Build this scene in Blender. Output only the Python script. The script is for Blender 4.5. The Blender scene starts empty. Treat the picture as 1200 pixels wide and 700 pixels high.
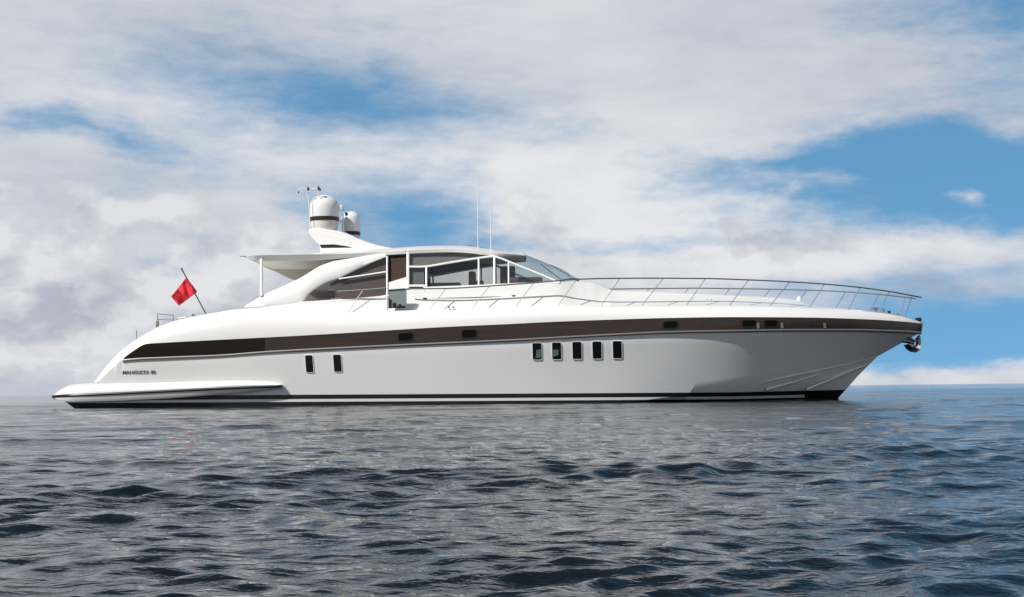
import bpy, bmesh, math
import numpy as np
from mathutils import Vector, Matrix
C = bpy.context.scene.collection
scn = bpy.context.scene
R = math.radians

# ------------------------------------------------------------------ camera
FPX = 1667.0                      # focal length in photo pixels (1200 wide)
CAM_Y, CAM_H, ROLL = -47.2, 0.464, R(0.68)
HOR = 456.5                       # photo row of the horizon at mid-width
cs, sn = math.cos(ROLL), math.sin(ROLL)
cam_d = bpy.data.cameras.new('camera'); cam = bpy.data.objects.new('camera', cam_d); C.objects.link(cam)
cam_d.sensor_width = 36; cam_d.lens = FPX*36/1200; cam_d.shift_y = (HOR-350)/1200
cam_d.clip_start = 0.1; cam_d.clip_end = 40000
m = Matrix(((cs, sn, 0, 0), (0, 0, -1, CAM_Y), (-sn, cs, 0, CAM_H), (0, 0, 0, 1)))
cam.matrix_world = m
scn.camera = cam

def W(px, py, y):
    """real-world point at lateral position y measured off the photo"""
    d = y-CAM_Y; a = px-600; b = HOR-py
    return Vector(((a*cs+b*sn)/FPX*d, y, (-a*sn+b*cs)/FPX*d+CAM_H))

def pix_dir(px, py):
    a = px-600; b = HOR-py
    v = Vector(((a*cs+b*sn)/FPX, 1, (-a*sn+b*cs)/FPX)).normalized()
    return math.atan2(v.x, v.y), math.asin(v.z)

# ------------------------------------------------------------------ node helper
class NB:
    def __init__(s, nt): s.nt = nt; s.N = nt.nodes; s.L = nt.links
    def new(s, t, **kw):
        n = s.N.new(t)
        for k, v in kw.items(): setattr(n, k, v)
        return n
    def put(s, sock, v):
        if v is None: return
        if isinstance(v, bpy.types.NodeSocket): s.L.new(v, sock)
        else:
            if isinstance(v, (tuple, list)) and sock.type == 'RGBA' and len(v) == 3: v = (*v, 1)
            sock.default_value = v
    def math(s, op, a, b=None, c=None, clamp=False):
        n = s.new('ShaderNodeMath', operation=op, use_clamp=clamp)
        for i, v in enumerate((a, b, c)): s.put(n.inputs[i], v)
        return n.outputs[0]
    def vmath(s, op, a, b=None, scale=None):
        n = s.new('ShaderNodeVectorMath', operation=op)
        s.put(n.inputs[0], a); s.put(n.inputs[1], b)
        if scale is not None: s.put(n.inputs['Scale'], scale)
        return n.outputs['Value'] if op in ('LENGTH', 'DOT_PRODUCT') else n.outputs[0]
    def noise(s, vec, scale, detail=5, rough=.5, lac=2, dist=0, color=False):
        n = s.new('ShaderNodeTexNoise')
        s.put(n.inputs['Vector'], vec); n.inputs['Scale'].default_value = scale; n.inputs['Detail'].default_value = detail
        n.inputs['Roughness'].default_value = rough; n.inputs['Distortion'].default_value = dist; n.inputs['Lacunarity'].default_value = lac
        return n.outputs['Color'] if color else n.outputs['Fac']
    def mapr(s, v, a, b, c=0, d=1, smooth=True):
        n = s.new('ShaderNodeMapRange', interpolation_type='SMOOTHSTEP' if smooth else 'LINEAR')
        s.put(n.inputs[0], v)
        for i, k in enumerate((a, b, c, d)): s.put(n.inputs[i+1], k)
        return n.outputs[0]
    def mix(s, f, a, b, mode='MIX'):
        n = s.new('ShaderNodeMix', data_type='RGBA', blend_type=mode)
        s.put(n.inputs[0], f); s.put(n.inputs[6], a); s.put(n.inputs[7], b)
        return n.outputs[2]
    def mapping(s, v, loc=(0,0,0), rot=(0,0,0), scale=(1,1,1), kind='POINT'):
        n = s.new('ShaderNodeMapping', vector_type=kind)
        s.put(n.inputs[0], v); n.inputs[1].default_value = loc; n.inputs[2].default_value = rot; n.inputs[3].default_value = scale
        return n.outputs[0]
    def comb(s, x, y, z=0.0):
        n = s.new('ShaderNodeCombineXYZ'); s.put(n.inputs[0], x); s.put(n.inputs[1], y); s.put(n.inputs[2], z); return n.outputs[0]

# ------------------------------------------------------------------ sky
SUN_AZ, SUN_EL = R(229), R(45)         # azimuth clockwise from +Y: behind the camera, to the left
sun_dir = Vector((math.sin(SUN_AZ)*math.cos(SUN_EL), math.cos(SUN_AZ)*math.cos(SUN_EL), math.sin(SUN_EL)))
world = bpy.data.worlds.new('World'); scn.world = world; world.use_nodes = True
nt = world.node_tree; nt.nodes.clear(); b = NB(nt)
SKY_STR = 0.10
out = b.new('ShaderNodeOutputWorld'); bg = b.new('ShaderNodeBackground'); bg.inputs[1].default_value = SKY_STR
nt.links.new(bg.outputs[0], out.inputs[0])
tc = b.new('ShaderNodeTexCoord'); gen = b.vmath('NORMALIZE', tc.outputs['Generated'])
sep = b.new('ShaderNodeSeparateXYZ'); nt.links.new(gen, sep.inputs[0])
dx, dy, dz = sep.outputs
sky = b.new('ShaderNodeTexSky', sky_type='NISHITA'); sky.sun_disc = False
sky.sun_elevation = SUN_EL; sky.sun_rotation = SUN_AZ; sky.air_density = 1.0; sky.dust_density = 0.4; sky.ozone_density = 1.5
upv = b.vmath('NORMALIZE', b.comb(dx, dy, b.math('ADD', b.math('MAXIMUM', dz, 0.0), 0.42)))
nt.links.new(upv, sky.inputs[0])
hs = b.new('ShaderNodeHueSaturation'); hs.inputs['Hue'].default_value = 0.480; hs.inputs['Saturation'].default_value = 1.18; hs.inputs['Value'].default_value = 1.85
nt.links.new(sky.outputs[0], hs.inputs['Color']); blue = hs.outputs[0]
az = b.math('ARCTAN2', dx, dy); el = b.math('ARCSINE', dz)
p0 = b.comb(az, el)
# wispy warp, stretched along the wind
wn = b.noise(b.mapping(p0, rot=(0, 0, R(10)), scale=(5, 14, 1)), 1.0, 5, .55, color=True)
wn2 = b.noise(b.mapping(p0, loc=(3.1, 7.7, 0), rot=(0, 0, R(8)), scale=(22, 50, 1)), 1.0, 4, .6, color=True)
warp = b.vmath('ADD', b.vmath('MULTIPLY', b.vmath('SUBTRACT', wn, (.5, .5, .5)), (.12, .045, 0)),
               b.vmath('MULTIPLY', b.vmath('SUBTRACT', wn2, (.5, .5, .5)), (.05, .022, 0)))
pw = b.vmath('ADD', p0, warp)
def field(patches, base):
    acc = base
    for (px, py, rx, ry, tilt, w) in patches:
        a, e = pix_dir(px, py)
        n = b.mapping(pw, loc=(a, e, 0), rot=(0, 0, R(tilt)), scale=(rx/FPX*1.5, ry/FPX*1.5, 1), kind='TEXTURE')
        g = b.new('ShaderNodeTexGradient', gradient_type='SPHERICAL'); nt.links.new(n, g.inputs[0])
        acc = b.math('MULTIPLY_ADD', g.outputs['Fac'], w, acc)
    return acc
n1 = b.noise(b.mapping(p0, rot=(0, 0, R(12)), scale=(6, 17, 1)), 1.0, 8, .58, dist=.4)
n2 = b.noise(b.mapping(p0, loc=(5, 2, 0), scale=(9, 14, 1)), 1.0, 7, .55)
n3 = b.noise(b.mapping(p0, loc=(1, 9, 0), rot=(0, 0, R(14)), scale=(18, 60, 1)), 1.0, 6, .6)
cov_base = b.math('MULTIPLY_ADD', b.math('SUBTRACT', n1, .5), 1.5, .92)
cov_base = b.math('MULTIPLY_ADD', b.math('SUBTRACT', n3, .5), 1.1, cov_base)
cover = field([
    (415, 114, 290, 66, -7, -1.15), (400, 112, 110, 26, -9, -.35), (540, 132, 150, 40, -14, -.45), (250, 80, 200, 60, -8, -.35),
    (1130, 218, 290, 104, 0, -1.75), (1010, 218, 150, 50, 14, -.9), (950, 192, 190, 26, 8, -.75), (830, 190, 170, 18, 5, -.5),
    (985, 207, 90, 16, -3, .95), (478, 258, 120, 52, -4, -1.9), (1035, 34, 200, 34, 6, -.95), (1130, 100, 190, 60, 3, -.75), (1190, 25, 100, 50, 0, -.6),
    (85, 150, 120, 16, -12, -1.1), (190, 180, 170, 30, -12, -.5), (1170, 393, 300, 34, 2, -3.0), (690, 288, 150, 11, 0, -1.0),
    (238, 308, 70, 20, 0, -1.1), (170, 240, 150, 30, -8, -.3), (1060, 338, 240, 18, 3, -.35),
    (1520, -470, 460, 330, 0, -3.6), (1060, 80, 220, 70, 0, 1.0),  # first entry: blue opening added out of view to tint the sea
    (1131, 223, 28, 15, 0, 2.0), (1195, 140, 45, 18, 0, .9), (1190, 205, 90, 60, 0, -1.0), (1060, 296, 300, 24, 2, 1.0), (900, 262, 110, 50, 0, .8),
    (700, 110, 260, 110, 0, .35), (90, 60, 150, 100, 0, .25), (100, 340, 200, 90, 0, .5), (1130, 448, 300, 14, 0, 1.0),
    (640, 235, 130, 60, 0, .4),
], cov_base)
nf = b.noise(b.mapping(p0, loc=(2, 3, 0), rot=(0, 0, R(12)), scale=(40, 110, 1)), 1.0, 6, .65)
cover = b.math('MULTIPLY_ADD', b.math('SUBTRACT', nf, .5), .8, cover)
# unseen sky overhead: cover thinned so the sea reflects darker
cover = b.math('SUBTRACT', cover, b.math('MULTIPLY', b.mapr(el, R(16), R(30)), b.mapr(dy, -.2, .2, .2, .55)))
mask = b.mapr(cover, -.85, 1.0)
# brightness of the cloud layer
lum_base = b.math('MULTIPLY_ADD', b.math('SUBTRACT', n2, .5), .30, .67)
lum_base = b.math('MULTIPLY_ADD', b.math('SUBTRACT', n3, .5), .22, lum_base)
lum = field([
    (760, 245, 320, 100, 0, .26), (850, 290, 240, 50, 0, .12), (180, 120, 230, 50, -12, .12), (560, 200, 300, 50, -14, .14),
    (275, 325, 60, 34, 0, .2), (230, 420, 90, 60, 0, .05), (60, 300, 130, 26, 0, .12), (1140, 432, 220, 24, 0, .14), (1080, 305, 220, 24, 0, .12),
    (90, 425, 90, 22, 0, .08), (670, 60, 220, 90, 0, .08),
    (75, 345, 190, 42, 0, -.12), (60, 230, 150, 40, -6, -.06), (625, 268, 70, 34, 0, -.12), (880, 278, 50, 22, 0, -.12), (990, 288, 60, 14, 0, -.09),
    (330, 60, 300, 60, -4, -.12), (900, 40, 300, 50, 4, -.1), (1100, 130, 180, 50, 0, -.13), (1070, 347, 220, 22, 2, -.16),
    (120, 395, 150, 26, 0, -.07), (60, 450, 130, 18, 0, -.12), (200, 250, 170, 40, 0, .05),
], lum_base)
# billowing structure low over the horizon
bil = b.noise(b.mapping(p0, loc=(8, 4, 0), scale=(16, 24, 1)), 1.0, 8, .6, dist=.8)
low = b.mapr(el, R(8.5), R(4.0))
lum = b.math('MULTIPLY_ADD', b.math('MULTIPLY', b.math('SUBTRACT', bil, .5), low), .60, lum)
lum = b.math('SUBTRACT', lum, b.math('MULTIPLY', b.mapr(el, R(16), R(27)), .55))  # cloud above the view dimmed as well, for darker water
lumc = b.mapr(lum, .3, .95, 0, 1, smooth=False)
ramp = b.new('ShaderNodeValToRGB'); nt.links.new(lumc, ramp.inputs[0])
ramp.color_ramp.elements[0].position = 0; ramp.color_ramp.elements[0].color = (.30, .345, .42, 1)
ramp.color_ramp.elements[1].position = 1; ramp.color_ramp.elements[1].color = (.80, .805, .83, 1)
e = ramp.color_ramp.elements.new(.42); e.color = (.54, .575, .65, 1)
cloudc = b.vmath('SCALE', ramp.outputs[0], scale=1.0/SKY_STR)
dark_up = b.math('MULTIPLY', b.mapr(el, R(16.5), R(28)), b.mapr(dy, -.25, .25, .40, .84))  # unseen upper cloud darkened, most in front, to darken the water
cloudc = b.vmath('SCALE', cloudc, scale=b.math('SUBTRACT', 1.0, dark_up))
col = b.mix(mask, blue, cloudc)
# lower layer of cumulus heaps, greyer at the base
def cum(off):
    v = b.vmath('ADD', p0, off)
    v = b.vmath('ADD', v, b.vmath('SCALE', b.vmath('SUBTRACT', wn2, (.5, .5, .5)), scale=.012))
    return b.noise(b.mapping(v, loc=(4, 6, 0), scale=(17, 27, 1)), 1.0, 9, .56)
c0, c1 = cum((0, 0, 0)), cum((-.010, .016, 0))
cf = field([(70, 330, 230, 75, 0, 1.0), (275, 328, 70, 42, 0, 1.0), (90, 420, 200, 50, 0, .7), (625, 262, 90, 50, 0, .75), (885, 278, 80, 30, 0, .8), (240, 400, 120, 60, 0, .6),
            (960, 285, 80, 22, 0, .6), (700, 310, 160, 22, 0, .45), (170, 245, 90, 26, 0, .5), (1140, 370, 120, 50, 0, -1.2)], b.math('MULTIPLY', b.math('SUBTRACT', c0, .5), 2.6))
cm = b.mapr(cf, .34, .72)
sh = b.math('MULTIPLY_ADD', b.math('SUBTRACT', c0, c1), 3.2, .50)
sh = field([(250, 320, 120, 60, 0, .30), (60, 290, 150, 30, 0, .3), (90, 345, 200, 40, 0, -.12), (100, 440, 200, 40, 0, .1), (625, 268, 100, 50, 0, .12), (880, 278, 100, 40, 0, .08), (1140, 425, 200, 40, 0, .4)], sh)
cr = b.new('ShaderNodeValToRGB'); nt.links.new(sh, cr.inputs[0])
cr.color_ramp.elements[0].position = .1; cr.color_ramp.elements[0].color = (.44, .47, .54, 1)
cr.color_ramp.elements[1].position = .95; cr.color_ramp.elements[1].color = (.80, .805, .82, 1)
low_only = b.mapr(el, R(11), R(7))
cm = b.math('MULTIPLY', b.math('MULTIPLY', cm, low_only), .72)
col = b.mix(cm, col, b.vmath('SCALE', cr.outputs[0], scale=1.0/SKY_STR))
nt.links.new(col, bg.inputs[0])
try: world.cycles.sampling_method = 'MANUAL'; world.cycles.sample_map_resolution = 512
except Exception: pass

sl = bpy.data.lights.new('sun', 'SUN'); sl.energy = 4.6; sl.angle = R(0.5); sl.color = (1, .965, .91)
so = bpy.data.objects.new('sun', sl); C.objects.link(so)
so.rotation_euler = (-sun_dir).to_track_quat('-Z', 'Y').to_euler()
scn.view_settings.view_transform = 'Standard'; scn.view_settings.look = 'None'
scn.view_settings.exposure = 0.0; scn.view_settings.gamma = 1; scn.view_settings.use_curve_mapping = False

# ------------------------------------------------------------------ materials
def mat(name, base, rough=.4, metal=0, coat=0, spec=.5, vary=0, vscale=3):
    mt = bpy.data.materials.new(name); mt.use_nodes = True
    q = NB(mt.node_tree); p = mt.node_tree.nodes['Principled BSDF']
    p.inputs['Base Color'].default_value = (*base, 1); p.inputs['Roughness'].default_value = rough
    p.inputs['Metallic'].default_value = metal; p.inputs['Coat Weight'].default_value = coat
    p.inputs['Coat Roughness'].default_value = .05
    p.inputs['Specular IOR Level'].default_value = spec
    if vary:
        t = q.new('ShaderNodeTexCoord'); n = q.noise(t.outputs['Object'], vscale, 6, .6)
        c2 = tuple(max(0, x*(1-vary)) for x in base)
        q.put(p.inputs['Base Color'], q.mix(n, c2, tuple(min(1, x*(1+vary*.5)) for x in base)))
    return mt
M = {}
M['gel'] = mat('gelcoat_white', (.80, .795, .78), .28, coat=.5, vary=.03, vscale=1.2)
M['gel_soft'] = mat('gelcoat_deck', (.80, .795, .775), .5, vary=.04, vscale=2)
M['steel'] = mat('stainless_steel', (.34, .345, .35), .30, metal=1)
M['rail'] = mat('guard_rail_steel', (.17, .175, .18), .42, metal=.55)
M['rubrail'] = mat('rub_rail_steel', (.27, .255, .24), .42, metal=.6, vary=.1)
M['frame'] = mat('white_frame', (.78, .775, .76), .35, coat=.3)
M['black'] = mat('black_rubber', (.012, .012, .014), .35)
M['dark'] = mat('dark_glass', (.004, .0035, .003), .3, spec=.08)
M['porthole'] = mat('porthole_glass', (.004, .006, .007), .04)
M['dome'] = mat('dome_white', (.80, .80, .80), .38, vary=.02)
M['cream'] = mat('dome_base_cream', (.74, .70, .64), .4)
M['leather'] = mat('seat_leather', (.11, .09, .08), .55, vary=.15)
M['beige'] = mat('beige_upholstery', (.60, .56, .50), .7, vary=.08)
M['headliner'] = mat('headliner', (.82, .79, .75), .8)
M['lining'] = mat('brown_lining', (.12, .10, .09), .6, vary=.5, vscale=1.6)  # brown reflection and tint of the aft panes, as a colour
M['curtain'] = mat('grey_blind', (.20, .20, .195), .7, vary=.25, vscale=3)  # grey of the shaded cabin inside, as a colour
M['curtain_blue'] = mat('blue_grey_blind', (.13, .16, .18), .6, vary=.35, vscale=5)
M['sole'] = mat('cabin_sole', (.42, .36, .30), .5, vary=.2)
M['panelgrey'] = mat('grey_green_panel', (.36, .39, .36), .4)
M['letter'] = mat('hull_lettering', (.10, .10, .105), .3, metal=.3)
M['gate'] = mat('gate_glass', (.24, .29, .28), .12, coat=.5, vary=.25, vscale=6)

# hull paint: black boot stripes with a white pin line between
mt = bpy.data.materials.new('hull_paint'); mt.use_nodes = True; M['hull'] = mt
q = NB(mt.node_tree); p = mt.node_tree.nodes['Principled BSDF']
g = q.new('ShaderNodeNewGeometry'); sp = q.new('ShaderNodeSeparateXYZ'); q.L.new(g.outputs['Position'], sp.inputs[0])
zz = q.math('MULTIPLY_ADD', sp.outputs[0], .0064, q.math('ADD', sp.outputs[2], .039))
lift = q.math('MULTIPLY', q.math('MAXIMUM', q.math('SUBTRACT', sp.outputs[0], 7.0), 0), .014)
top = q.math('GREATER_THAN', q.math('SUBTRACT', zz, lift), .372)
l1 = q.math('GREATER_THAN', q.math('SUBTRACT', zz, lift), .152); l2 = q.math('LESS_THAN', q.math('SUBTRACT', zz, lift), .236)
lx = q.math('LESS_THAN', sp.outputs[0], 9.6)
w = q.math('MAXIMUM', top, q.math('MULTIPLY', q.math('MULTIPLY', l1, l2), lx))
nz = q.noise(g.outputs['Position'], .7, 5, .6)
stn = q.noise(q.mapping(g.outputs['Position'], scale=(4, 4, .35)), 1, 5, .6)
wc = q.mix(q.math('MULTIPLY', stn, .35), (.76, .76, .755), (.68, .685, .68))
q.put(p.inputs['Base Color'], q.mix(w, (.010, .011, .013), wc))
p.inputs['Roughness'].default_value = .22; p.inputs['Coat Weight'].default_value = .45; p.inputs['Coat Roughness'].default_value = .06
bp = q.new('ShaderNodeBump'); bp.inputs['Strength'].default_value = .12; bp.inputs['Distance'].default_value = .05
q.L.new(nz, bp.inputs['Height']); q.L.new(bp.outputs[0], p.inputs['Normal'])

# bronze / wood band
def band_mat(name, a, c, rough):
    mt = bpy.data.materials.new(name); mt.use_nodes = True
    q = NB(mt.node_tree); p = mt.node_tree.nodes['Principled BSDF']
    g = q.new('ShaderNodeNewGeometry')
    n = q.noise(q.mapping(g.outputs['Position'], scale=(.5, 1, 12)), 1.0, 6, .65)
    q.put(p.inputs['Base Color'], q.mix(n, a, c)); p.inputs['Roughness'].default_value = rough
    p.inputs['Coat Weight'].default_value = .25; p.inputs['Coat Roughness'].default_value = .07; p.inputs['Specular IOR Level'].default_value = .3
    return mt
M['band'] = band_mat('bronze_band', (.014, .007, .0045), (.048, .027, .017), .2)
M['band_dark'] = band_mat('dark_smoked_band', (.005, .003, .002), (.016, .009, .006), .3)
M['band_dark'].node_tree.nodes['Principled BSDF'].inputs['Coat Weight'].default_value = .05; M['band_dark'].node_tree.nodes['Principled BSDF'].inputs['Specular IOR Level'].default_value = .15
M['wood'] = band_mat('dark_walnut', (.022, .007, .003), (.055, .018, .007), .5)

def glass_mat(name, tint, refl=.09):
    mt = bpy.data.materials.new(name); mt.use_nodes = True; N = mt.node_tree.nodes; N.clear(); q = NB(mt.node_tree)
    o = q.new('ShaderNodeOutputMaterial'); t = q.new('ShaderNodeBsdfTransparent'); t.inputs[0].default_value = (*tint, 1)
    gl = q.new('ShaderNodeBsdfGlossy'); gl.inputs['Roughness'].default_value = .03
    fr = q.new('ShaderNodeFresnel'); gg = q.new('ShaderNodeNewGeometry'); q.L.new(q.math('MULTIPLY_ADD', gg.outputs['Backfacing'], 1/1.5-1.5, 1.5), fr.inputs[0])
    mx = q.new('ShaderNodeMixShader'); q.L.new(q.math('ADD', fr.outputs[0], refl, clamp=True), mx.inputs[0])
    q.L.new(t.outputs[0], mx.inputs[1]); q.L.new(gl.outputs[0], mx.inputs[2]); q.L.new(mx.outputs[0], o.inputs[0])
    return mt
M['glass'] = glass_mat('window_glass', (.93, .93, .92), .02)
M['glass_bronze'] = glass_mat('bronze_glass', (.91, .87, .85), .03)
M['glass_screen'] = glass_mat('windscreen_glass', (.84, .90, .90), .05)
# flag
mt = mat('flag_cloth', (.62, .018, .035), .75, vary=.12, vscale=9); M['flag'] = mt

# ------------------------------------------------------------------ object helpers
def put(name, verts, faces, material, parent=None, smooth=True, mats=None, fmat=None, recalc=True, angle=None):
    me = bpy.data.meshes.new(name); me.from_pydata([tuple(v) for v in verts], [], faces)
    for mm in (mats or [material]): me.materials.append(mm)
    if fmat is not None: me.polygons.foreach_set('material_index', fmat)
    if recalc:
        bm = bmesh.new(); bm.from_mesh(me); bmesh.ops.remove_doubles(bm, verts=bm.verts, dist=1e-5)
        bmesh.ops.recalc_face_normals(bm, faces=bm.faces); bm.to_mesh(me); bm.free()
    me.polygons.foreach_set('use_smooth', [smooth]*len(me.polygons))
    if smooth: me.set_sharp_from_angle(angle=R(angle or 32))
    o = bpy.data.objects.new(name, me); C.objects.link(o)
    if parent: o.parent = parent
    return o

class MB:
    def __init__(s): s.v = []; s.f = []
    def add(s, v, f):
        k = len(s.v); s.v += [Vector(x) for x in v]; s.f += [tuple(i+k for i in t) for t in f]
    def box(s, c, h, bev=0.0, rot=None):
        bm = bmesh.new(); bmesh.ops.create_cube(bm, size=1)
        for v in bm.verts: v.co = Vector((v.co.x*2*h[0], v.co.y*2*h[1], v.co.z*2*h[2]))
        if bev: bmesh.ops.bevel(bm, geom=bm.edges[:], offset=bev, segments=3, affect='EDGES', profile=.5)
        if rot is not None:
            for v in bm.verts: v.co = rot @ v.co
        bm.verts.index_update()
        s.add([v.co+Vector(c) for v in bm.verts], [[v.index for v in f.verts] for f in bm.faces]); bm.free()
    def tube(s, pts, r, n=8, cap=True):
        pts = [Vector(p) for p in pts]; k = len(pts); V = []; up = Vector((0, 0, 1))
        rr = r if isinstance(r, (list, tuple)) else [r]*k
        for i, p in enumerate(pts):
            t = (pts[min(i+1, k-1)]-pts[max(i-1, 0)]).normalized()
            a = t.cross(Vector((0, 1, 0)));
            if a.length < .1: a = t.cross(up)
            a.normalize(); c = t.cross(a).normalized()
            V += [p+rr[i]*(a*math.cos(2*math.pi*j/n)+c*math.sin(2*math.pi*j/n)) for j in range(n)]
        F = [(i*n+j, i*n+(j+1) % n, (i+1)*n+(j+1) % n, (i+1)*n+j) for i in range(k-1) for j in range(n)]
        if cap: F += [tuple(range(n)), tuple(range((k-1)*n, k*n))]
        s.add(V, F)
    def lathe(s, prof, c, n=32):
        V = []; k = len(prof)
        for (r, z) in prof: V += [Vector((c[0]+r*math.cos(2*math.pi*j/n), c[1]+r*math.sin(2*math.pi*j/n), c[2]+z)) for j in range(n)]
        F = [(i*n+j, i*n+(j+1) % n, (i+1)*n+(j+1) % n, (i+1)*n+j) for i in range(k-1) for j in range(n)]
        F += [tuple(range(n)), tuple(range((k-1)*n, k*n))]
        s.add(V, F)
    def build(s, name, material, parent, smooth=True, angle=None): return put(name, s.v, s.f, material, parent, smooth, angle=angle)

def pchip(xs, ys, x):
    xs = np.array(xs, float); ys = np.array(ys, float); h = np.diff(xs); d = np.diff(ys)/h; mm = np.zeros(len(xs))
    mm[0] = d[0]; mm[-1] = d[-1]
    for i in range(1, len(xs)-1):
        if d[i-1]*d[i] > 0:
            w1 = 2*h[i]+h[i-1]; w2 = h[i]+2*h[i-1]; mm[i] = (w1+w2)/(w1/d[i-1]+w2/d[i])
    i = np.clip(np.searchsorted(xs, x)-1, 0, len(xs)-2); t = (x-xs[i])/h[i]
    return ((1+2*t)*(1-t)**2*ys[i]+t*(1-t)**2*h[i]*mm[i]+t*t*(3-2*t)*ys[i+1]+t*t*(t-1)*h[i]*mm[i+1])

def line(ctrl, n, px=None):
    c = np.array(ctrl, float)
    x = np.linspace(c[0, 0], c[-1, 0], n) if px is None else np.array(px, float)
    y = pchip(c[:, 0], c[:, 1], x); B = pchip(c[:, 0], c[:, 2], x)
    return [W(a, bb, -cc) for a, bb, cc in zip(x, y, B)]
def at(ctrl, px):
    c = np.array(ctrl, float)
    return float(pchip(c[:, 0], c[:, 1], np.array([px]))[0]), float(pchip(c[:, 0], c[:, 2], np.array([px]))[0])

def loft(rows, both=True, caps=(False, False)):
    """rows: point lists of equal length (port side, y<0); mirrored to starboard when both"""
    n = len(rows[0]); V = []; F = []
    def side(sgn, flip):
        base = len(V)
        for r in rows: V.extend([Vector((p.x, p.y*sgn, p.z)) for p in r])
        for i in range(len(rows)-1):
            for j in range(n-1):
                a, bq, c, d = base+i*n+j, base+i*n+j+1, base+(i+1)*n+j+1, base+(i+1)*n+j
                F.append((a, bq, c, d) if not flip else (a, d, c, bq))
        return base
    b0 = side(1, False)
    if both:
        b1 = side(-1, True)
        for e, j in ((0, 0), (1, n-1)):
            if caps[e]:
                for i in range(len(rows)-1): F.append((b0+i*n+j, b0+(i+1)*n+j, b1+(i+1)*n+j, b1+i*n+j))
    return V, F

# ------------------------------------------------------------------ sea
def make_sea():
    rng = np.random.default_rng(29)
    cx, cy = 0.0, CAM_Y-1.2
    r = [0.9]
    while r[-1] < 12000: r.append(r[-1]*(1.0048 if r[-1] < 50 else (1.013 if r[-1] < 300 else 1.03)))
    r = np.array([0.02, .3, .6]+r)
    fine = np.arange(-27, 27.001, .10)
    rest = np.concatenate([np.arange(27.6, 60, 1.0), np.arange(60, 300, 5.0), np.arange(300, 332.8, 1.0)])
    ang = np.radians(np.concatenate([fine, rest])); n = len(ang)
    RR, A = np.meshgrid(r, ang, indexing='ij')
    X = cx+RR*np.sin(A); Y = cy+RR*np.cos(A); Z = np.zeros_like(X); DX = np.zeros_like(X); DY = np.zeros_like(X)
    sp = np.gradient(r)[:, None]
    dens = np.where(np.abs((np.degrees(A)+180) % 360-180) < 28, 0, 1)
    sp = np.maximum(sp, dens*RR*.02)
    NW = 190
    lam = np.exp(rng.uniform(np.log(.10), np.log(9.0), NW)); lam.sort()
    for i, L in enumerate(lam):
        k = 2*np.pi/L
        spread = 1.0 if L < .5 else (.75 if L < 1.2 else .22)
        th = R(-90)+R(14)+rng.normal(0, spread)                       # travelling towards the camera, a little to the side
        if L < .2: s_ = .052
        elif L < .3: s_ = .034
        elif L < .45: s_ = .022
        elif L < 1.2: s_ = .0110
        elif L < 3.2: s_ = .0062
        else: s_ = .0080
        a = s_/k; ph = rng.uniform(0, 2*np.pi)
        fade = np.clip((L/(2.6*sp)-1)/1.0, 0, 1)
        if fade.max() == 0: continue
        nz = np.nonzero(fade.max(axis=1) > 0)[0]; hi = nz[-1]+1
        P = k*(X[:hi]*np.cos(th)+Y[:hi]*np.sin(th))+ph
        f = fade[:hi]*a
        Z[:hi] += f*np.sin(P); c = f*np.cos(P)*.85
        DX[:hi] += c*np.cos(th); DY[:hi] += c*np.sin(th)
    # groups of higher and calmer water
    env = .84+.18*np.sin(X*.31+1.0+.6*np.sin(Y*.23))*np.sin(Y*.47+.5*X*.3)+.15*np.sin(X*.9-Y*1.3)
    calm = np.clip((RR-30)/60, 0, 1)*.15
    env = env*(1-calm)
    Z *= env; X = X+DX*env; Y = Y+DY*env
    co = np.stack([X, Y, Z], -1).reshape(-1, 3).astype(np.float32)
    m_ = len(r)
    I, J = np.meshgrid(np.arange(m_-1), np.arange(n), indexing='ij'); J2 = (J+1) % n
    Q = np.stack([I*n+J, (I+1)*n+J, (I+1)*n+J2, I*n+J2], -1).reshape(-1, 4)[:, ::-1]
    me = bpy.data.meshes.new('sea'); me.vertices.add(len(co)); me.vertices.foreach_set('co', co.ravel())
    me.loops.add(Q.size); me.loops.foreach_set('vertex_index', Q.ravel().astype(np.int32))
    me.polygons.add(len(Q)); me.polygons.foreach_set('loop_start', np.arange(0, Q.size, 4, dtype=np.int32))
    me.polygons.foreach_set('use_smooth', np.ones(len(Q), bool)); me.update(calc_edges=True)
    o = bpy.data.objects.new('sea', me); C.objects.link(o); o['kind'] = 'structure'
    mt = bpy.data.materials.new('sea_water'); mt.use_nodes = True; q = NB(mt.node_tree); p = mt.node_tree.nodes['Principled BSDF']
    p.inputs['Base Color'].default_value = (.006, .009, .012, 1); p.inputs['Roughness'].default_value = .06; p.inputs['IOR'].default_value = 1.333; p.inputs['Specular IOR Level'].default_value = .24
    g = q.new('ShaderNodeNewGeometry'); pos = g.outputs['Position']
    na = q.noise(q.mapping(pos, rot=(0, 0, R(14)), scale=(3.5, 5.5, 1)), 1.0, 4, .6, dist=.3)
    nb_ = q.noise(q.mapping(pos, rot=(0, 0, R(-20)), scale=(14, 20, 1)), 1.0, 3, .6)
    nc = q.noise(q.mapping(pos, rot=(0, 0, R(8)), scale=(.6, 1.2, 1)), 1.0, 4, .6)
    h = q.math('ADD', q.math('MULTIPLY', na, .022), q.math('MULTIPLY', nb_, .0030))
    h = q.math('ADD', h, q.math('MULTIPLY', nc, .06))
    bp = q.new('ShaderNodeBump'); bp.inputs['Strength'].default_value = 1.0; bp.inputs['Distance'].default_value = 1.0
    q.L.new(h, bp.inputs['Height']); q.L.new(bp.outputs[0], p.inputs['Normal'])
    me.materials.append(mt)
make_sea()

# ------------------------------------------------------------------ the yacht
yacht = bpy.data.objects.new('motor_yacht', None); C.objects.link(yacht)
yacht['label'] = 'long white open motor yacht with brown side band, afloat on the dark rippled sea'
yacht['category'] = 'yacht'

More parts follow.
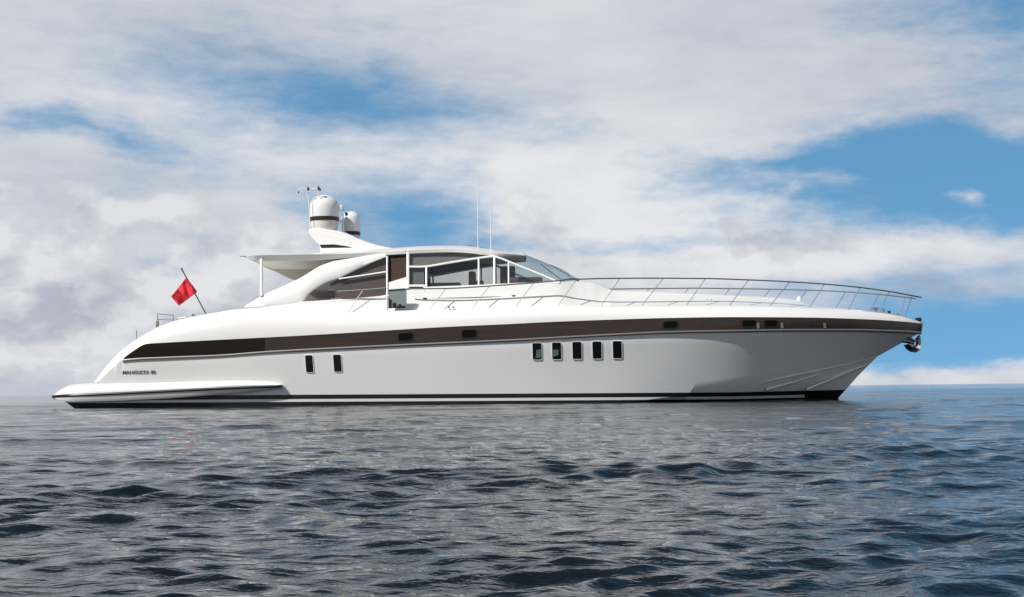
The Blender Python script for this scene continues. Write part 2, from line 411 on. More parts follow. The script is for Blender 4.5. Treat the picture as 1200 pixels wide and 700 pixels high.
n = 300
KEEL = [(118, 505, 0), (600, 512, 0), (850, 502, 0), (930, 486, 0), (982, 467, 0)]
LOWER = [(118, 492, 1.5), (600, 496, 1.5), (850, 484, 1.15), (930, 465, .72), (982, 447, .34), (1006, 440, 0)]
CHINE = [(117, 482, 2.75), (300, 481, 2.90), (480, 480, 2.90), (600, 479, 2.84), (700, 475, 2.66), (780, 466, 2.38), (846, 457.5, 2.04), (930, 440.5, 1.28), (990, 427.5, .56), (1028, 418, 0)]
MIDS = [(116, 464, 2.82), (300, 442, 2.99), (480, 438, 3.0), (600, 436, 2.95), (700, 432, 2.81), (780, 428, 2.625), (846, 423, 2.345), (930, 414, 1.70), (1000, 407, .88), (1055, 403, 0)]
BANDLO = [(116, 449, 2.85), (130, 435, 2.9), (145, 421.2, 2.95), (193, 418.2, 3.0), (257, 415.6, 3.02), (311, 411.6, 3.05), (450, 404.3, 3.08), (600, 397.5, 3.08), (710, 391.5, 3.0),
          (785, 388, 2.88), (860, 386.6, 2.62), (938, 385.6, 2.1), (1000, 385.6, 1.4), (1040, 386.6, .85), (1065, 387.6, .4), (1080, 389, 0)]
BANDHI = [(115, 448.6, 2.85), (145, 420, 2.94), (157, 411, 2.95), (171, 403.3, 2.96), (193, 401.8, 2.97), (248, 398.9, 2.98), (311, 395.7, 3.0), (400, 390.8, 3.02), (450, 387.6, 3.03), (525, 383.2, 3.04),
          (600, 379.8, 3.04), (635, 378, 3.02), (710, 375, 2.96), (785, 372.8, 2.85), (860, 371.8, 2.62), (938, 372.2, 2.12), (1020, 374.6, 1.15), (1060, 377.2, .5), (1082, 379.5, 0)]
EDGE = [(113, 448.3, 2.75), (130, 426, 2.72), (150, 406.3, 2.70), (170, 393.2, 2.68), (185, 384.8, 2.68), (210, 375.6, 2.68), (240, 369.4, 2.68), (285, 362.5, 2.68), (330, 363.5, 2.7), (407, 366.5, 2.72), (455, 365, 2.75),
        (504, 363, 2.76), (554, 361.5, 2.76), (604, 360, 2.74), (654, 359, 2.7), (705, 358.5, 2.62), (752, 358.2, 2.55), (805, 357.8, 2.4), (855, 358, 2.22), (903, 359, 1.98), (950, 361, 1.62), (994, 363.8, 1.2), (1032, 367.2, .76), (1060, 371.5, .38), (1081, 378, 0)]
SHO = [(114, 448.4, 2.84), (130, 428.5, 2.86), (150, 409, 2.86), (170, 397.5, 2.87), (193, 391, 2.9), (240, 384, 2.92), (285, 379, 2.94), (407, 377.5, 2.96), (604, 369, 2.98), (705, 366, 2.88), (805, 364.2, 2.66), (903, 364.5, 2.22), (994, 368, 1.38), (1060, 374, .44), (1081.5, 378.6, 0)]
TRUNK = [(113, 448.2, 2.3), (130, 425.8, 2.3), (150, 406, 2.3), (170, 392.9, 2.3), (185, 384.5, 2.3), (210, 375.3, 2.3), (240, 369.1, 2.3), (285, 362, 2.32), (320, 358, 2.33), (355, 354.6, 2.33), (389, 352, 2.3), (420, 350, 2.28), (447, 347, 2.26),
         (480, 340, 2.24), (500, 338, 2.2), (560, 335.9, 2.17), (597, 334, 2.16), (651, 331.2, 2.12), (678, 330.6, 1.85), (694, 332, 1.7), (704, 335.5, 1.62), (712, 339, 1.6), (722, 341.6, 1.58), (760, 342.6, 1.52), (830, 346, 1.4), (880, 348.2, 1.2), (920, 351, .98), (938, 353.8, .85), (954, 359, .74),
         (998, 363.2, .52), (1047, 369, .26), (1081, 377.8, 0)]
keel, lower, chine, mids, blo, bhi, sho, edge, trunk = [line(c, n) for c in (KEEL, LOWER, CHINE, MIDS, BANDLO, BANDHI, SHO, EDGE, TRUNK)]
def bez(a, m_, c, t): return [(p*((1-t)*(1-2*t)))+(q_*(4*t*(1-t)))+(s*(t*(2*t-1))) for p, q_, s in zip(a, m_, c)]
rows = [keel, lower, chine]+[bez(chine, mids, blo, t) for t in (.2, .4, .6, .8)]+[blo, bhi]
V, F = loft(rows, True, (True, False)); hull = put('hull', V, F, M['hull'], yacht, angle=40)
base = []
for e_, t_ in zip(edge, trunk):
    w_ = min(-t_.y+(.28 if t_.x < 1.5 else .28+.25*min(1, (t_.x-1.5)/1.5)), -e_.y*.95); base.append(Vector((t_.x, -w_, min(max(e_.z+.03, t_.z-.75), t_.z-.004)) if -e_.y > .02 else (e_.x, 0, e_.z)))
ctr = [Vector((t_.x, 0, t_.z+.045*abs(t_.y))) for t_ in trunk]
t1 = [Vector((a.x*.5+c.x*.5, a.y*.97+c.y*.03, a.z*.5+c.z*.5)) for a, c in zip(base, trunk)]
soft = [Vector((t_.x, t_.y*.93, t_.z+.035*min(1, abs(t_.y)))) for t_ in trunk]
rows = [bhi]+[bez(bhi, sho, edge, t) for t in (.25, .5, .75)]+[edge, base, trunk, soft, ctr]
V, F = loft(rows, True, (True, False)); deck = put('deck', V, F, M['gel'], yacht, angle=42)

# brown band along the topsides, its own part; dark smoked length aft, bronze length forward
def yoff(pts, d): return [Vector((p.x, min(p.y-d, 0), p.z)) for p in pts]
def band(name, x0, x1, material, proud=.014):
    k = max(4, int((x1-x0)/3)); px = np.linspace(x0, x1, k)
    lo = line(BANDLO, k, np.clip(px, 116, 1080)); hi = line(BANDHI, k, px)
    out = []
    for sg in (1, -1):
        V = []; F = []
        a = yoff(lo, proud); c = yoff(hi, proud)
        mid = [(p+q_)/2+Vector((0, -.012, 0)) for p, q_ in zip(a, c)]
        rows = [lo, a, mid, c, hi]
        V, F = loft(rows, False)
        V = [Vector((v.x, v.y*sg, v.z)) for v in V]
        out.append(put(name, V, F, material, yacht, angle=60))
    return out
band('side_band', 145.2, 310.4, M['band_dark'], .018)
band('side_band', 310.6, 1080, M['band'], .014)
# rubbing strake under the band
for sg in (1, -1):
    px = np.linspace(144, 1079.5, 260); c = line(BANDLO, 260, px); MBx = MB()
    tp = []; V = []
    for p_ in c:
        o_ = max(-p_.y, 0)
        V += [Vector((p_.x, sg*(-o_+.01), p_.z+.004)), Vector((p_.x, sg*(-o_-.035), p_.z-.004)), Vector((p_.x, sg*(-o_-.045), p_.z-.04)), Vector((p_.x, sg*(-o_-.03), p_.z-.078)), Vector((p_.x, sg*(-o_+.02), p_.z-.085))]
    F = [(i*5+j, i*5+j+1, (i+1)*5+j+1, (i+1)*5+j) for i in range(len(c)-1) for j in range(4)]
    put('rub_rail', V, F, M['rubrail'], yacht, angle=70)

def hull_y(px, py, rowsdef=(CHINE, MIDS, BANDLO)):
    """half breadth of the topsides at a photo position"""
    ys = [at(c, min(max(px, c[0][0]), c[-1][0])) for c in rowsdef]
    P_ = sorted(ys); return float(np.interp(py, [a for a, _ in P_], [b_ for _, b_ in P_]))
def hp(px, py, off=0.0): return W(px, py, -(hull_y(px, py)+off))

# spray rails at the bow
for ctrl in ([(846, 457.2, 2.04), (930, 440.4, 1.28), (990, 427.4, .56), (1026, 418.5, .04)], [(946, 456.6, .95), (975, 445, .56), (1001, 433.5, .28), (1016, 428, .07)], [(898, 457, 1.45), (930, 448.4, 1.1), (960, 439, .82), (985, 431.5, .52)]):
    c = line(ctrl, 30)
    for sg in (1, -1):
        V = []
        for i, p_ in enumerate(c):
            w_ = .05*math.sin(math.pi*min(1, i/29*1.0+.02))
            V += [Vector((p_.x, sg*(p_.y+.02), p_.z+.05)), Vector((p_.x, sg*(p_.y-w_), p_.z-.005)), Vector((p_.x, sg*(p_.y+.03), p_.z-.035))]
        F = [(i*3+j, i*3+j+1, (i+1)*3+j+1, (i+1)*3+j) for i in range(len(c)-1) for j in range(2)]
        put('spray_rail', V, F, M['gel'], yacht, angle=25)

# bathing platform with its long side wings
TP = [(63, 463, 2.42), (66, 460, 2.5), (74, 454.9, 2.6), (85, 450.6, 2.7), (112, 448.7, 2.75), (186, 446.4, 2.8), (240, 444.4, 2.82), (281, 444, 2.84), (316, 446.4, 2.9), (331, 450.5, 3.0)]
TO = [(62.6, 464, 2.5), (66, 462, 2.65), (74, 458.6, 2.86), (85, 456.0, 2.98), (112, 454.6, 3.06), (186, 452.4, 3.1), (240, 450.3, 3.12), (281, 448.8, 3.13), (316, 449.6, 3.13), (331, 451.2, 3.12)]
RB = [(62, 465, 2.55), (66, 464.6, 2.72), (74, 464, 2.92), (85, 463.4, 3.05), (112, 462.4, 3.12), (186, 459.0, 3.16), (240, 456.4, 3.18), (281, 454.6, 3.18), (316, 453.3, 3.16), (331, 452.6, 3.14)]
BO = [(63.2, 468.0, 2.5), (66, 469.0, 2.68), (74, 470.4, 2.86), (85, 471.0, 2.99), (112, 470.6, 3.05), (186, 467.5, 3.08), (240, 463.8, 3.10), (281, 460.2, 3.11), (316, 456.5, 3.10), (331, 454.6, 3.1)]
def plat_y(l): return line(l, 90)
tp, to, rb, bo = map(plat_y, (TP, TO, RB, BO))
inn = [Vector((p_.x, -2.2, p_.z+.02)) for p_ in tp]; innb = [Vector((p_.x, -2.2, p_.z+.06)) for p_ in bo]
cen = [Vector((p_.x, 0, p_.z+.03)) for p_ in tp]; cenb = [Vector((p_.x, 0, p_.z+.1)) for p_ in bo]
nb2 = 26
rows = [tp, bez(tp, [a.lerp(c, .55) for a, c in zip(to, to)], rb, .5), bez(tp, to, rb, .75), rb, [a.lerp(c, .5)+Vector((0, -.03, 0)) for a, c in zip(rb, bo)], bo, innb]
V, F = loft([inn]+rows+[innb], True, (True, True)); put('bathing_platform', V, F, M['gel'], yacht, angle=38)
V, F = loft([[p_ for p_ in l[:nb2]] for l in ([Vector((q_.x, -2.25, q_.z+.021)) for q_ in tp], cen)], True); V2, F2 = loft([l[:nb2] for l in ([Vector((q_.x, -2.25, q_.z+.061)) for q_ in bo], cenb)], True)
mbp = MB(); mbp.add(V, F); mbp.add(V2, F2)
# aft face closing the platform between its two wings
mbp.add([(tp[0].x, -2.45, tp[0].z+.02), (tp[0].x, 2.45, tp[0].z+.02), (bo[0].x, 2.45, bo[0].z+.0), (bo[0].x, -2.45, bo[0].z)], [(0, 1, 2, 3)])
mbp.build('platform_top', M['gel'], yacht)
for sg in (1, -1):
    mbr = MB(); mbr.tube([Vector((p_.x, sg*(p_.y-.004), p_.z-.0)) for p_ in rb], .043, 8); mbr.build('rubber_fender', M['black'], yacht)
mbr = MB(); mbr.tube([Vector((rb[0].x, y_, rb[0].z)) for y_ in (-2.55, -1.2, 0, 1.2, 2.55)], .043, 8); mbr.build('rubber_fender', M['black'], yacht)

for sg in (1, -1):
    rows_ = []
    for (dy_, z_) in ((.16, None), (.22, -.02), (.30, -.5)):
        rows_.append([Vector((max(p_.x, bo[0].x+(.22, .75, 1.6)[len(rows_)]), sg*(p_.y+dy_), (p_.z+.07 if z_ is None else z_))) for i, p_ in enumerate(bo)])
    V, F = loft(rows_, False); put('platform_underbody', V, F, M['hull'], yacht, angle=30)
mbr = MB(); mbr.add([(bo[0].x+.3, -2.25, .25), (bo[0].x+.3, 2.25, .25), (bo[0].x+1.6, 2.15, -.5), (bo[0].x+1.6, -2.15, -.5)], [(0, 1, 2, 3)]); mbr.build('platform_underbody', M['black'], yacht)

# lettering on the quarter
cu = bpy.data.curves.new('hull_lettering', 'FONT'); cu.body = 'MANGUSTA 80'; cu.extrude = .004; cu.size = 1; cu.space_character = 1.04; cu.offset = .012
to_ = bpy.data.objects.new('tmp', cu); C.objects.link(to_); bpy.context.view_layer.update()
me = bpy.data.meshes.new_from_object(to_.evaluated_get(bpy.context.evaluated_depsgraph_get())); bpy.data.objects.remove(to_)
xs = [v.co.x for v in me.vertices]; ys_ = [v.co.y for v in me.vertices]; x0, x1, y0, y1 = min(xs), max(xs), min(ys_), max(ys_)
me2 = me.copy()
for v in me.vertices:
    u = (v.co.x-x0)/(x1-x0); w_ = (v.co.y-y0)/(y1-y0)
    px, py = 143.6+u*38.6, 438.7-w_*4.1-u*.5
    q_ = hp(px, py, .016+v.co.z); v.co = q_
for v in me2.vertices:
    u = 1-(v.co.x-x0)/(x1-x0); w_ = (v.co.y-y0)/(y1-y0)
    q_ = hp(143.6+u*38.6, 438.7-w_*4.1-u*.5, .016+v.co.z); v.co = (q_.x, -q_.y, q_.z)
for m_ in (me, me2):
    m_.materials.clear(); m_.materials.append(M['letter']); o = bpy.data.objects.new('hull_lettering', m_); C.objects.link(o); o.parent = yacht

# hull windows: recessed dark pane in a bevelled polished frame
def rrect(cx, cy, hw, hh, r, k=5):
    P_ = []
    for (sx, sy, a0) in ((1, 1, 0), (-1, 1, 90), (-1, -1, 180), (1, -1, 270)):
        for i in range(k+1):
            a = R(a0+90*i/k); P_.append((cx+sx*(hw-r)+r*math.cos(a), cy+sy*(hh-r)+r*math.sin(a)))
    return P_
def hull_window(x0, y0, x1, y1, name='hull_window', frame=M['gel'], pane=M['porthole'], slant=1.0, r=1.6, fw=.6):
    cx, cy, hw, hh = (x0+x1)/2, (y0+y1)/2, (x1-x0)/2, (y1-y0)/2
    for sg in (1, -1):
        def P3(l, off): 
            o_ = []
            for (a, c) in l:
                v = hp(a+slant*(c-cy)/hh*.6, c, off); o_.append(Vector((v.x, v.y*sg, v.z)))
            return o_
        A = P3(rrect(cx, cy, hw+fw, hh+fw, r+fw*.6), -.005); B_ = P3(rrect(cx, cy, hw+fw*.75, hh+fw*.75, r+fw*.4), .022); Cc = P3(rrect(cx, cy, hw, hh, r), .020); D = P3(rrect(cx, cy, hw, hh, r), .006)
        k = len(A); V = A+B_+Cc+D; F = [(i*k+j, i*k+(j+1) % k, (i+1)*k+(j+1) % k, (i+1)*k+j) for i in range(3) for j in range(k)]
        f = put(name, V, F, frame, yacht, angle=30)
        pn = P3(rrect(cx, cy, hw, hh, r), .0075); put('pane', pn, [tuple(range(k))], pane, f, smooth=False)
M['porthole_teal'] = mat('porthole_blind', (.10, .16, .16), .15, coat=.4)
for x0, x1, y0, y1 in ((358.2, 366.8, 416.6, 436.6), (391, 400, 416, 436)): hull_window(x0, y0, x1, y1, slant=1.2)
for i, (x0, x1, y0, y1) in enumerate(((624.2, 634.8, 402.4, 421.8), (647.2, 657.8, 401.8, 421.4), (671, 681.6, 401, 421), (694.5, 705, 400.5, 420.6), (718.3, 728.7, 400, 420.2))):
    hull_window(x0, y0, x1, y1, slant=.4)
    if i < 2:     # blinds half seen behind the glass
        q = [hp(a, c, .0095) for a, c in (((x0+4.5, y0+8), (x1-1, y0+7), (x1-1, y1-2), (x0+3.5, y1-2)) if i == 0 else ((x0+.8, y0+8), (x1-3, y0+8.5), (x1-3.4, y1-5), (x0+.8, y1-3)))]
        put('blind', q, [(0, 1, 2, 3)], M['porthole_teal'], bpy.data.objects[[o.name for o in yacht.children if o.name.startswith('hull_window')][-2]], smooth=False)

# windows and fairleads set into the brown band
def band_y(px, v):
    lo = at(BANDLO, px); hi = at(BANDHI, px); return hi[0]*(1-v)+lo[0]*v, hi[1]*(1-v)+lo[1]*v
def band_item(name, x0, x1, v0, v1, material, proud=.05, frame=None):
    for sg in (1, -1):
        L = rrect(0, 0, 1, 1, .45, 4); V = []; k = len(L)
        for (pr, sc) in ((.006, 1.0), (proud, .97), (proud, .86), (proud-.012, .84)):
            for (a, c) in L:
                px = (x0+x1)/2+a*sc*(x1-x0)/2; vv = (v0+v1)/2+c*sc*(v1-v0)/2
                py, B_ = band_y(px, vv); q_ = W(px, py, -(B_+pr)); V.append(Vector((q_.x, q_.y*sg, q_.z)))
        F = [(i*k+j, i*k+(j+1) % k, (i+1)*k+(j+1) % k, (i+1)*k+j) for i in range(3) for j in range(k)]+[tuple(range(3*k, 4*k))]
        fm = [0]*(3*k)+[1]
        put(name, V, F, None, yacht, mats=[frame or M['black'], material], fmat=fm, recalc=False, angle=30)
for x0, x1 in ((465.5, 485.5), (540, 560), (776, 795.5), (869, 887), (895, 912)): band_item('band_window', x0, x1, .22, .82, M['dark'])
for x in (320, 436, 516, 582.5, 824, 950): band_item('vent', x-3.4, x+3.4, .42, .72, M['band_dark'], .03, M['band'])
for x in (888.5, 916.5, 966.5): band_item('cleat', x-1.6, x+1.6, .45, .95, M['steel'], .05, M['steel'])

# ------------------------------------------------------------------ cabin
def ycab(z): return -(2.12-.45*(z-3.75)/1.1)
def CS(px, py, off=0.0, y=None):
    yy = -2.0
    for _ in range(8): yy = ycab(W(px, py, yy).z)-off
    if y is not None: yy = y
    return W(px, py, yy)
def smooth_poly(pts, k=6):
    """Catmull-Rom through open polyline"""
    P_ = [Vector((a, c, 0)) for a, c in pts]; P_ = [2*P_[0]-P_[1]]+P_+[2*P_[-1]-P_[-2]]; o_ = []
    for i in range(1, len(P_)-2):
        for j in range(k):
            t = j/k; a, b_, c, d = P_[i-1:i+3]
            v = .5*((2*b_)+(c-a)*t+(2*a-5*b_+4*c-d)*t*t+(3*b_-a-3*c+d)*t**3); o_.append((v.x, v.y))
    o_.append((P_[-2].x, P_[-2].y)); return o_
def both(fn):
    for sg in (1, -1): fn(sg)
def panel(name, pts, material, off=0, thick=.012, parent=None, y=None, smooth=False):
    res = []
    for sg in (1, -1):
        A = [CS(a, c, off, y) for a, c in pts]; B_ = [p_+Vector((0, thick, 0)) for p_ in A]
        V = [Vector((p_.x, p_.y*sg, p_.z)) for p_ in A+B_]; k = len(A)
        bm = bmesh.new(); vs = [bm.verts.new(v) for v in V]
        bm.faces.new(vs[:k]); bm.faces.new(vs[k:][::-1])
        for j in range(k): bm.faces.new((vs[j], vs[(j+1) % k], vs[k+(j+1) % k], vs[k+j]))
        bmesh.ops.recalc_face_normals(bm, faces=bm.faces)
        bmesh.ops.triangulate(bm, faces=[f for f in bm.faces if len(f.verts) > 4])
        me = bpy.data.meshes.new(name); bm.to_mesh(me); bm.free(); me.materials.append(material)
        o = bpy.data.objects.new(name, me); C.objects.link(o); o.parent = parent or yacht; res.append(o)
    return res
def bar(name, pts, wpx, material, off=.03, thick=.07, parent=None, y=None):
    """flat frame member following the cabin side, wpx wide in the side view, with softened edges"""
    if name == 'window_frame': wpx *= .84
    for sg in (1, -1):
        V = []; k = len(pts)
        for i, (a, c) in enumerate(pts):
            pa, pb = pts[max(i-1, 0)], pts[min(i+1, k-1)]; t = Vector((pb[0]-pa[0], pb[1]-pa[1])).normalized(); nn = Vector((-t.y, t.x))*wpx/2
            o1 = CS(a+nn.x, c+nn.y, off, y); o2 = CS(a-nn.x, c-nn.y, off, y)
            i1 = o1+Vector((0, thick, 0)); i2 = o2+Vector((0, thick, 0)); be = .2
            q1 = o1.lerp(o2, be)+Vector((0, -.012, 0)); q2 = o1.lerp(o2, 1-be)+Vector((0, -.012, 0))
            V += [Vector((p_.x, p_.y*sg, p_.z)) for p_ in (i1, o1, q1, q2, o2, i2)]
        F = [(i*6+j, i*6+(j+1) % 6, (i+1)*6+(j+1) % 6, (i+1)*6+j) for i in range(k-1) for j in range(6)]+[tuple(range(6)), tuple(range(6*(k-1), 6*k))]
        put(name, V, F, material, parent or yacht, angle=50)

# windows (each pane its own part)
panel('side_window', smooth_poly([(353, 354.5), (360, 346.5), (368, 340), (382, 331), (399, 325.5)])+[(453, 318.6), (453, 347), (430, 350.5), (400, 353)], M['glass_bronze'], off=0)
panel('side_window', smooth_poly([(399, 325.4), (410, 319.5), (423, 313.5), (437, 307.5), (453, 301)])+[(453, 318.4)], M['glass_bronze'], off=0)
panel('side_window', [(480, 297)]+smooth_poly([(500, 296), (527, 294.8), (560, 296.5), (577, 300)])+[(560, 302.8), (527, 307.6), (500, 312), (480, 312)], M['glass'], off=0)
panel('side_window', [(480, 313), (498, 313), (498, 335), (480, 335)], M['glass'], off=0)
panel('side_window', [(500, 312), (527, 307.6), (560, 302.8), (560, 336), (500, 338)], M['glass'], off=0)
panel('side_window', [(562, 302.6), (578, 300.5), (578, 335), (562, 336)], M['glass'], off=0)
panel('side_window', [(580, 301), (595, 306.5), (595, 334), (580, 335)], M['glass'], off=0)
panel('side_window', [(597, 307.5), (605, 310.7), (636, 322.8), (651, 329.2), (650, 332), (597, 334)], M['glass_screen'], off=0)
# frames
bar('window_frame', [(397, 327), (425, 322.8), (454, 318.3)], 2.0, M['frame'])
bar('window_frame', [(453.6, 300), (453.6, 325), (453.6, 349)], 2.4, M['frame'], .034, .10)
bar('window_frame', [(478, 295.5), (478, 315), (478, 338)], 3.8, M['frame'], .034, .12)
bar('window_frame', smooth_poly([(476, 312.6), (499, 312.4), (527, 307.8), (560, 302.6), (579, 300.2)], 4), 2.8, M['frame'], .03, .08)
bar('window_frame', [(478, 335), (498, 335)], 3.2, M['frame'], .028, .08)
bar('window_frame', [(499.6, 312.5), (499.6, 338)], 2.6, M['frame'], .026, .08)
bar('window_frame', [(561, 302.5), (561, 336)], 2.6, M['frame'], .027, .08)
bar('window_frame', [(579.3, 300.5), (579.3, 335.5)], 3.0, M['frame'], .029, .09)
bar('window_frame', [(596, 307), (596, 334.5)], 2.2, M['frame'], .027, .08)
bar('windscreen_pillar', smooth_poly([(577, 299.6), (590, 304), (605, 310.2), (622, 317), (638, 323.4), (653, 330)], 3), 2.2, M['frame'], .035, .10)
bar('window_sill', [(496, 338), (560, 335.6), (597, 333.8), (656, 331)], 3.2, M['gel'], .03, .10)
bar('window_sill', [(350, 355.5), (389, 353), (420, 351), (454, 348)], 3.0, M['gel'], .03, .10)
# beige moulding under the small window
panel('vent_panel', [(480, 338.4), (497.5, 338.2), (497.5, 343), (480, 343.2)], M['panelgrey'], off=.06, thick=.05)
# companion doorway: walnut door, white step, glass side gate
panel('cabin_door', [(455.5, 300), (476, 298.6), (476, 336), (455.5, 340)], M['wood'], off=-.10, thick=.05)
panel('door_step', [(455, 331.2), (476.5, 324.6), (476.5, 341), (455, 345)], M['gel'], off=.0, thick=.35)
both(lambda s: None)
def gate(sg):
    mbg = MB(); V = [W(a, c, -2.74) for a, c in ((455.3, 340.2), (475, 338.8), (475, 361), (455.3, 361.6))]
    V = [Vector((v.x, v.y*sg, v.z)) for v in V]; V += [v+Vector((0, .03*sg, 0)) for v in V]
    g_ = put('side_gate', V, [(0, 1, 2, 3), (7, 6, 5, 4), (0, 1, 5, 4), (1, 2, 6, 5), (2, 3, 7, 6), (3, 0, 4, 7)], M['gate'], yacht, smooth=False)
    for pth, r_ in (([(453.8, 347), (453.8, 363.5)], .035), ([(475.8, 338.5), (475.8, 362)], .018), ([(455, 340), (475.8, 338.6)], .02)):
        t_ = MB(); t_.tube([(lambda v: Vector((v.x, v.y*sg, v.z)))(W(a, c, -2.75)) for a, c in pth], r_, 8); t_.build('gate_post', M['frame'] if r_ > .03 else M['steel'], g_)
    t_ = MB()
    for (x0, x1, ya, yb) in ((455.8, 458.6, 351, 361), (460, 464, 355, 361), (465, 474.6, 358.6, 361.2), (467, 470, 356.5, 359)):
        a = W(x0, ya, -2.748); c = W(x1, yb, -2.748); t_.box(((a.x+c.x)/2, a.y*sg, (a.z+c.z)/2), ((c.x-a.x)/2, .012, (a.z-c.z)/2), .004)
    t_.build('gate_hinge', M['black'], g_)
both(gate)

# white swept buttress either side of the cockpit
BUT_UP = smooth_poly([(452, 296.8), (436, 297.4), (420, 299.2), (404, 302.5), (377, 311), (352.5, 325.5), (330.7, 336), (308.8, 345.8), (287, 358.6)], 6)
BUT_LO = smooth_poly([(453, 301.5), (437, 308), (420, 315.4), (399, 325.2), (382, 331.3), (368, 340), (360, 346.8), (352, 355), (320, 359.6), (287.4, 361.6)], 6)
for sg in (1, -1):
    k = 60
    def res(P_):
        P_ = np.array(P_); d = np.r_[0, np.cumsum(np.hypot(*np.diff(P_, axis=0).T))]; t = np.linspace(0, d[-1], k); return list(zip(np.interp(t, d, P_[:, 0]), np.interp(t, d, P_[:, 1])))
    U, L_ = res(BUT_UP), res(BUT_LO); rows = []
    def yb(px, base_): return base_
    for (f_, off_) in ((0, -.16), (0, .0), (.12, .05), (.5, .075), (.88, .05), (1, .0), (1, -.16), (.5, -.17), (0, -.16)):
        r_ = []
        for (a, c), (d, e_) in zip(U, L_):
            q_ = CS(a*(1-f_)+d*f_, c*(1-f_)+e_*f_, off_); r_.append(Vector((q_.x, q_.y*sg, q_.z)))
        rows.append(r_)
    V, F = loft(rows, False); put('roof_buttress', V, F, M['gel'], yacht, angle=50)

# roof shell with aft overhang and radar arch
xr = np.r_[np.linspace(289, 300, 8), np.linspace(303, 600, 90), np.linspace(603, 617, 8)]
RT = [(289, 300, 1.2), (297, 298.6, 1.25), (340, 297.2, 1.25), (400, 295.6, 1.25), (430, 293.2, 1.25), (461, 290.8, 1.2), (490, 288.8, 1.1), (527, 288, 1.1), (551, 288.8, 1.1), (576, 292.6, 1.1), (605, 296.9, 1.05), (617, 299.2, .95)]
RE = [(289, 300.6, 1.55), (293, 300, 1.8), (300, 299.6, 1.9), (340, 298.8, 1.92), (400, 297.6, 1.85), (430, 296.2, 1.76), (461, 294.6, 1.70), (490, 293, 1.70), (527, 292.0, 1.70), (551, 293.2, 1.70), (576, 296.5, 1.67), (605, 298.2, 1.35), (617, 299.9, 1.05)]
RU = [(289, 302.4, 1.5), (293, 303.6, 1.7), (300, 305.4, 1.80), (340, 305.8, 1.82), (380, 304.6, 1.8), (400, 303, 1.8), (430, 300.2, 1.74), (461, 298.4, 1.70), (490, 296.8, 1.68), (527, 295.6, 1.69), (551, 296.8, 1.70), (576, 299.8, 1.66), (605, 299.4, 1.33), (617, 300.4, 1.03)]
k = len(xr); rt, re_, ru = [line(c, k, xr) for c in (RT, RE, RU)]
ctr = [Vector((p_.x, 0, p_.z+.06)) for p_ in rt]
und = [Vector((p_.x, p_.y*.92, p_.z+.01)) for p_ in ru]; undc = [Vector((p_.x, 0, p_.z+.05)) for p_ in ru]
V, F = loft([ctr, rt, [a.lerp(c, .5)+Vector((0, -.03, .03)) for a, c in zip(rt, re_)], re_, ru], True, (True, True)); put('roof', V, F, M['gel'], yacht, angle=55)
V, F = loft([ru, und, undc], True); put('roof_lining', V, F, M['headliner'], yacht, angle=55)
# thin support posts of the overhang
for sg in (1,):
    a = W(306.4, 303, -1.8); c = W(306.4, 347.5, -2.28); t_ = MB(); t_.tube([(a.x, a.y*sg, a.z), (c.x, c.y*sg, c.z)], .05, 10); t_.build('support_post', M['frame'], yacht)
    a = W(281, 300.3, -1.2); c = W(290, 301, -1.2); t_ = MB(); t_.tube([(a.x, a.y*sg, a.z), (c.x, c.y*sg, c.z)], [.012, .025], 8); t_.build('awning_socket', M['steel'], yacht)

def extrude_poly(name, pts, y0, y1, material, bev=.03, parent=None, taper=0):
    bm = bmesh.new(); A = [W(a, c, y0) for a, c in pts]; z0 = min(v.z for v in A); zr = max(v.z for v in A)-z0+1e-6
    vs = [bm.verts.new((v.x, y0+taper*(v.z-z0)/zr, v.z)) for v in A]; ve = [bm.verts.new((v.x, y1-taper*(v.z-z0)/zr, v.z)) for v in A]; k = len(A)
    bm.faces.new(vs); bm.faces.new(ve[::-1])
    for j in range(k): bm.faces.new((vs[j], vs[(j+1) % k], ve[(j+1) % k], ve[j]))
    bmesh.ops.recalc_face_normals(bm, faces=bm.faces)
    if bev: bmesh.ops.bevel(bm, geom=[e for e in bm.edges if len(e.link_faces) == 2 and e.calc_face_angle() > R(25)], offset=bev, segments=3, affect='EDGES', profile=.5)
    me = bpy.data.meshes.new(name); bm.to_mesh(me); bm.free(); me.materials.append(material)
    me.polygons.foreach_set('use_smooth', [True]*len(me.polygons)); me.set_sharp_from_angle(angle=R(35))
    o = bpy.data.objects.new(name, me); C.objects.link(o); o.parent = parent or yacht; return o
arch_top = smooth_poly([(360, 270.6), (364, 267), (378, 267.6), (391, 269.2), (406, 273), (420, 279.4), (440, 286.6), (462, 291)], 5)
arch = extrude_poly('radar_arch', arch_top+[(470, 297), (375, 298), (374.2, 287.2), (367, 281), (362, 274.5)], -1.12, 1.12, M['gel'], .05, taper=.15)
panel_pts = [(305, 311.5), (376, 309), (364, 322), (352, 331), (338, 326), (322, 318)]
extrude_poly('cockpit_canopy', panel_pts, 1.55, 1.62, M['beige'], 0)
slot = [(374.6, 287), (392, 286.6), (406, 288.6), (416, 291), (423.5, 293.6), (418, 294.4), (378, 294.2)]
extrude_poly('arch_slot', slot, -1.085, -1.0, M['black'], .0, arch)  # black panels: the slot's shaded inside put into their colour
extrude_poly('arch_slot', slot, 1.0, 1.085, M['black'], .0, arch)

